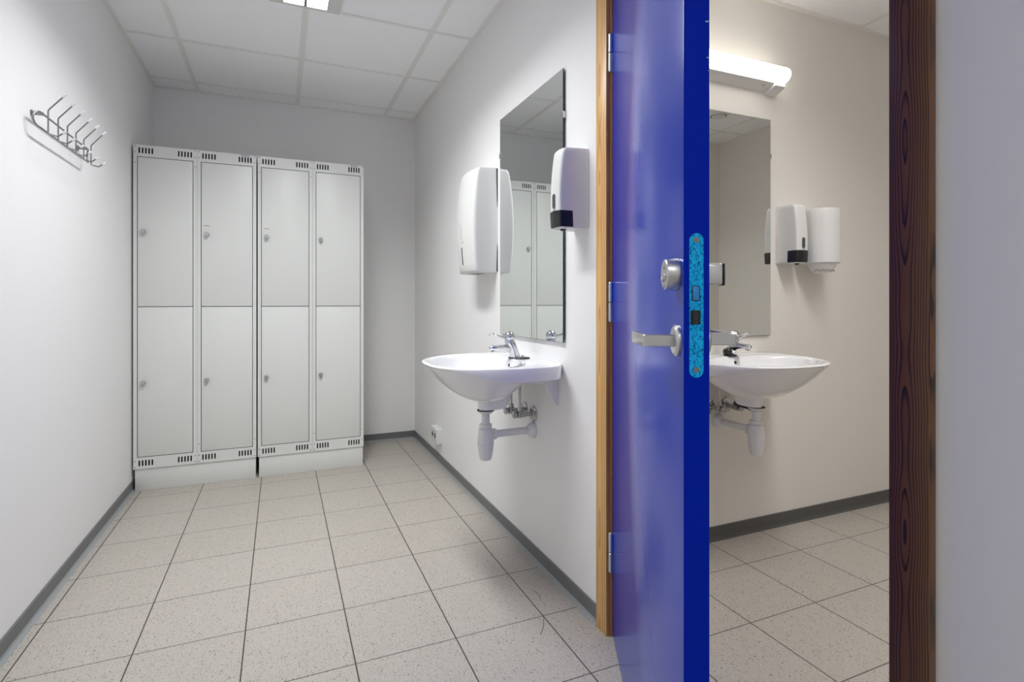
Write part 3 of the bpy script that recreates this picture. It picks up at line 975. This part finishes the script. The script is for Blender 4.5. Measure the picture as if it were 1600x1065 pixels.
def make_towel():
    root = empty('paper_towel_dispenser', (0, 0, 0)); h = .492
    b = MB(); rings = []
    for z, s in ((.0, .90), (.004, .97), (.012, 1.0)) + tuple((.012 + .462 * k / 14, 1.0) for k in range(1, 15)) + ((.484, .985), (.492, .93)):
        d = bowed(z, h, .096, .118, .104) * s
        e = bowed(z, h, .140, .151, .144)
        rings.append(shell_ring(e, e - .018, d, z, .022, .010))
    b.loft(rings); b.build('dispenser_cover', M['plastic'], root, 40)
    b = MB(); b.box(-.1495, .1495, -.005, 0, .004, h - .004, bev=.002); b.build('back_plate', M['dark'], root)  # plate coloured dark to draw the shaded gap behind the cover
    def on_front(loop, name, m, o1=.0108, o0=.004):
        b = MB()
        b.loft([[Vector((x, -bowed(z, h, .096, .118, .104) - o + .010 * ((x / .112) ** 2), z)) for x, z in loop] for o in (o0, o1)])
        return b.build(name, m, root)
    on_front(slot(-.012, .083, .014, .086, 6), 'level_window', M['smoke'])
    on_front(slot(-.012, .198, .010, .075, 6), 'printed_mark', M['grey_print'], .0104)
    on_front(slot(.006, .150, .006, .008, 6), 'key_hole', M['dark'], .0106)
    b = MB()
    poly = [(-.05, -.03), (.06, -.03), (.02, -.085), (-.05, -.085)]
    b.loft([[Vector((x, y, z)) for x, y in poly] for z in (-.0008, .002)])
    b.build('towel_slot', M['cyl_dark'], root)
    return root
tw = make_towel()
tw.location = (XR, 2.500, 1.168); tw.rotation_euler.z = RZA
tag(tw, 'tall white paper towel dispenser on the wall left of the locker room mirror', 'paper towel dispenser')

r = empty('roll_towel_dispenser', (2.288, YB1 + .0005, 1.205), 0)
b = MB(); rings = []
def dring(rad, z, dc=.085, n=24):
    pts = [Vector((rad, 0, z))]
    for k in range(n + 1):
        a = PI * k / n
        pts.append(Vector((rad * math.cos(a), -dc - rad * math.sin(a), z)))
    pts.append(Vector((-rad, 0, z)))
    return pts
b.loft([dring(.074, 0), dring(.0785, .004), dring(.079, .05), dring(.079, .20), dring(.079, .240), dring(.077, .246), dring(.072, .248)])
b.build('roll_cover', M['plastic'], r, 40)
b = MB(); b.box(-.081, .081, -.008, 0, -.002, .250, bev=.002); b.build('back_plate', M['plastic'], r)
b = MB(); b.lathe([(0, .060), (.008, .058), (.020, .053), (.032, .045), (.039, .034), (.042, .020)], (0, -.088, 0), (0, 0, -1), 36); b.build('feed_cone', mat('milky_plastic', (.84, .84, .82), .3), r, 50)
b = MB()
for k in range(14):
    a = PI + PI * k / 13
    p = Vector((.050 * math.cos(a), -.088 + .050 * math.sin(a), -.0335)); q = p + Vector((0, 0, .004 if k % 2 else -.002))
    if k: b.tube([last, q], .0013, 6)
    last = q
b.build('tear_teeth', M['rivet'], r)
tag(r, 'white round-fronted paper roll dispenser beside the washroom soap dispenser', 'paper roll dispenser')

# ------------------------------------------------------------------ coat rack on the left wall (built in world axes: wall at x = XL)
rk = empty('coat_rack', (XL, 2.42, 1.60), 0)
def rel(x, y, z): return (x - XL, y - 2.42, z - 1.60)
ys = [2.207 + .0866 * i for i in range(6)]
xr = -.710; za_, zb_ = 1.592, 1.642
loop = []
for k in range(13):
    a = PI / 2 + PI * k / 12; loop.append(rel(xr - .010 * math.sin(PI * k / 12), 2.196 + .026 * math.cos(a), (za_ + zb_) / 2 + .025 * math.sin(a)))
for k in range(13):
    a = -PI / 2 + PI * k / 12; loop.append(rel(xr - .010 * math.sin(PI * k / 12), 2.668 + .026 * math.cos(a), (za_ + zb_) / 2 + .025 * math.sin(a)))
b = MB(); b.tube(loop, .0031, 12, closed=True)
b.build('rail', M['graphite'], rk, 60)
for y in (2.222, 2.655):
    b = MB(); b.cyl(rel(xr, y, zb_ + .001), rel(XL, y, zb_ + .001), .0055, seg=16); b.lathe([(0, .011), (.003, .010)], rel(XL, y, zb_ + .001), (1, 0, 0), 18)
    b.build('standoff', M['graphite'], rk)
for y in ys:
    xv = -.693
    def bend(p, q, r_, n=4):
        """points rounding the corner q->r_ seen from p"""
        p, q, r_ = Vector(p), Vector(q), Vector(r_)
        a = q + (p - q).normalized() * .005; c = q + (r_ - q).normalized() * .005
        return [a * (1 - t) ** 2 + q * 2 * t * (1 - t) + c * t * t for t in [k / n for k in range(n + 1)]]
    c0, c1, c2, c3, c4 = rel(-.650, y, 1.7065), rel(xv, y, 1.653), rel(xv, y, 1.5765), rel(-.668, y, 1.5705), rel(-.652, y, 1.585)
    pts = [Vector(c0)] + bend(c0, c1, c2) + bend(c1, c2, c3) + bend(c2, c3, c4) + [Vector(c4)]
    b = MB(); b.tube(pts, .0024, 10)
    hk = b.build('hook', M['graphite'], rk, 60)
    for p0, p1 in (((-.6565, y, 1.7005), (-.6435, y, 1.7140)), ((-.6555, y, 1.5815), (-.6455, y, 1.5908))):
        p0 = Vector(rel(*p0)); p1 = Vector(rel(*p1)); L = (p1 - p0).length
        b = MB(); b.lathe([(0, .0040), (L * .85, .0042), (L, .0034)], p0, p1 - p0, 14)
        b.build('hook_tip', M['tip'], hk, 50)
tag(rk, 'grey metal coat rack of six double hooks with white tips on the left wall', 'coat rack')

# ------------------------------------------------------------------ power socket
r = empty('power_socket', (XR, 3.372, .182), RZA)
b = MB()
prof = [(.072, 0), (.072, .026), (.058, .034), (-.058, .034), (-.072, .026), (-.072, 0)]
b.loft([[Vector((x * s, -d * (1 if s > .95 else .9), z)) for x, d in prof] for z, s in ((-.049, .97), (-.045, 1), (.041, 1), (.047, .95))])
b.build('socket_box', M['plastic'], r, 25)
for x in (-.028, .028):
    b = MB(); b.lathe([(0, .0185), (.0012, .0185), (.0012, .016), (-.006, .0155)], (x, -.034, 0), (0, -1, 0), 24, cap1=True)
    wl = b.build('socket_well', M['grey_print'], r)
    b = MB(); b.lathe([(0, .0027), (.0006, .0027)], (x - .0095, -.0285, 0), (0, -1, 0), 10); b.lathe([(0, .0027), (.0006, .0027)], (x + .0095, -.0285, 0), (0, -1, 0), 10)
    b.build('socket_hole', M['dark'], wl)
tag(r, 'small white double power socket low on the wall near the back corner', 'power socket')

# ------------------------------------------------------------------ washroom wall lamp
LX0, LX1 = 1.425, 2.082
r = empty('wall_lamp', ((LX0 + LX1) / 2, YB1, 1.983), 0)
hx = (LX1 - LX0) / 2
b = MB()
prof = [(0, 0), (-.030, .008), (-.0585, .022), (-.0585, .086), (0, .090)]
b.loft([[Vector((x, y, z)) for y, z in prof] for x in (-hx, hx)])
b.build('lamp_base', M['lamp_body'], r)
b = MB()
prof = [(-.059, .0265)]
for k in range(1, 16):
    a = -PI / 2 + PI * k / 16
    prof.append((-.059 - .037 * math.cos(a), .0605 + .0345 * math.sin(a)))
prof.append((-.059, .0955))
b.loft([[Vector((x, y * s_ + (1 - s_) * -.059, .06 + (z - .06) * s_)) for y, z in prof] for x, s_ in ((-hx, .97), (-hx + .004, 1), (hx - .004, 1), (hx, .97))])
b.build('lamp_diffuser', M['opal'], r, 50)
b = MB()
pr = [(-.003, -.013), (-.036, -.004), (-.064, .0095), (-.064, .024), (-.0585, .024), (-.0585, .022), (-.030, .008), (0, 0)]
b.loft([[Vector((x, y, z)) for y, z in pr] for x in (hx - .060, hx + .001)])
b.build('lamp_socket', M['lamp_body'], r)
b = MB(); pr = [(-.035, .0095), (-.043, .0134), (-.0433, .0128), (-.0353, .0089)]
b.loft([[Vector((x, y, z)) for y, z in pr] for x in (hx - .115, hx - .098)])
b.build('rating_mark', M['grey_print'], r)
tag(r, 'lit white fluorescent wall lamp above the washroom mirror', 'lamp')

# ------------------------------------------------------------------ ceiling light over the changing room
def make_ceiling_light():
    r = empty('ceiling_light', (0, 0, 0), 0)
    L2 = .604
    b = MB()
    b.box(-.155, -.098, -L2, L2, -.004, .006, bev=.001); b.box(.098, .155, -L2, L2, -.004, .006, bev=.001)
    b.box(-.098, .098, L2 - .018, L2, -.004, .006, bev=.001); b.box(-.098, .098, -L2, -L2 + .018, -.004, .006, bev=.001)
    b.build('light_frame', M['fitting'], r)
    for xa, xb in ((-.095, -.005), (.005, .095)):
        b = MB(); b.box(xa, xb, -L2 + .018, L2 - .018, .003, .005)
        b.build('tube_panel', M['tube_light'], r)
    b = MB()
    for x in (-.0965, -.004, .004, .0965):
        b.box(x - .0015, x + .0015, -L2 + .018, L2 - .018, -.004, .003)
    b.box(-.004, .004, -L2 + .018, L2 - .018, -.004, -.002)
    b.build('louvre_rail', M['louvre'], r)
    b = MB()
    n = 26
    for k in range(n):
        y = -L2 + .04 + (2 * L2 - .08) * k / (n - 1)
        b.box(-.095, -.005, y - .0008, y + .0008, -.002, .003); b.box(.005, .095, y - .0008, y + .0008, -.002, .003)
    b.build('louvre_blade', M['fitting'], r)
    return r
cx = .107
cl = make_ceiling_light(); cl.location = (cx, 2.086, HC)
tag(cl, 'lit recessed fluorescent light in the ceiling tiles of the locker room', 'ceiling light')
cl_fill_near = copy_tree(cl); cl_fill_near.location = (cx, -.994, HC)  # added light, unseen, to lift the near end of the room
tag(cl_fill_near, 'added unseen ceiling light behind the viewer, brightening the near end', 'ceiling light')

# ceiling air valve of the washroom (seen in its mirror)
r = empty('ceiling_vent', (2.957, .545, HC), 0)
b = MB(); b.lathe([(0, .078), (.004, .076), (.012, .066), (.013, .058), (.004, .056)], (0, 0, .004), (0, 0, -1), 40); b.build('vent_ring', M['plastic'], r)
b = MB(); b.lathe([(0, .030), (.010, .048), (.016, .050), (.020, .044)], (0, 0, .004), (0, 0, -1), 40); b.build('vent_disc', M['plastic'], r)
b = MB(); b.lathe([(0, .062), (.0075, .062)], (0, 0, .006), (0, 0, -1), 40); b.build('vent_throat', M['dark'], r)
tag(r, 'round white ceiling air vent reflected in the washroom mirror', 'vent')

# hairs on the floor by the door
def hair(pts, lab):
    p0 = Vector(pts[0])
    o = empty('hair_strand', (p0.x, p0.y, 0), 0)
    b = MB(); b.tube([Vector((p[0] - p0.x, p[1] - p0.y, .0010)) for p in smooth_pts([(x, y, 0) for x, y in pts], 5)], .0007, 6)
    bpy.data.objects.remove(o)
    q = b.build('hair_strand', M['hair'], None, 60); q.location = (p0.x, p0.y, 0)
    tag(q, lab, 'hair', 'dark hairs on the floor')
hair([(.833, 1.735), (.835, 1.702), (.825, 1.673)], 'short dark hair on the tile between basin and door')
hair([(.791, 1.583), (.772, 1.543), (.740, 1.502)], 'longer dark hair crossing the tile joint near the door')

# ------------------------------------------------------------------ light
def area(name, loc, rot, sx, sy, power, col, spread):
    l = bpy.data.lights.new(name, 'AREA'); l.shape = 'RECTANGLE'; l.size = sx; l.size_y = sy
    l.energy = power; l.color = col; l.spread = spread
    o = bpy.data.objects.new(name, l); o.location = loc; o.rotation_euler = rot
    COL.objects.link(o); return o
for yc_, pw in ((2.086, 10.4), (-.994, 3.1)):  # second entry: the added, unseen light behind the viewer
    for sx in (-1, 1):
        area('ceiling_light_glow', (cx + sx * .050, yc_, HC - .0042), (0, 0, 0), .086, 1.168, pw, (.97, .985, 1.0), math.radians(134))

cl_fill_washroom = copy_tree(cl); cl_fill_washroom.location = (1.80, .55, HC)  # added light, unseen, as general fill for the washroom
tag(cl_fill_washroom, 'added unseen ceiling light brightening the washroom, out of view above the doorway', 'ceiling light')
for sx in (-1, 1):
    area('washroom_fill_glow', (1.80 + sx * .050, .55, HC - .0042), (0, 0, 0), .086, 1.1, 7.0, (1, .98, .955), math.radians(135))  # glow of the added washroom fill

w = bpy.data.worlds.new('world'); S.world = w; w.use_nodes = True
w.node_tree.nodes['Background'].inputs[0].default_value = (.02, .02, .02, 1)
w.node_tree.nodes['Background'].inputs[1].default_value = 0.0

# ------------------------------------------------------------------ camera
cam = bpy.data.cameras.new('camera'); co = bpy.data.objects.new('camera', cam); COL.objects.link(co)
cam.sensor_width = 36; cam.sensor_fit = 'HORIZONTAL'
cam.lens = 36 * 843.86 / 1600
cam.shift_x = 0; cam.shift_y = -(532.5 - 470.85) / 1600
cam.clip_start = .02
co.location = (0, 0, EYE); co.rotation_euler = (PI / 2, 0, -.4054)
S.camera = co

S.view_settings.view_transform = 'Standard'; S.view_settings.look = 'None'
S.view_settings.gamma = 1; S.view_settings.use_curve_mapping = False
S.view_settings.exposure = 0.0
S.cycles.max_bounces = 12; S.cycles.diffuse_bounces = 8; S.cycles.glossy_bounces = 6
S.cycles.caustics_reflective = False; S.cycles.caustics_refractive = False
S.cycles.sample_clamp_indirect = 8
S.cycles.use_denoising = True
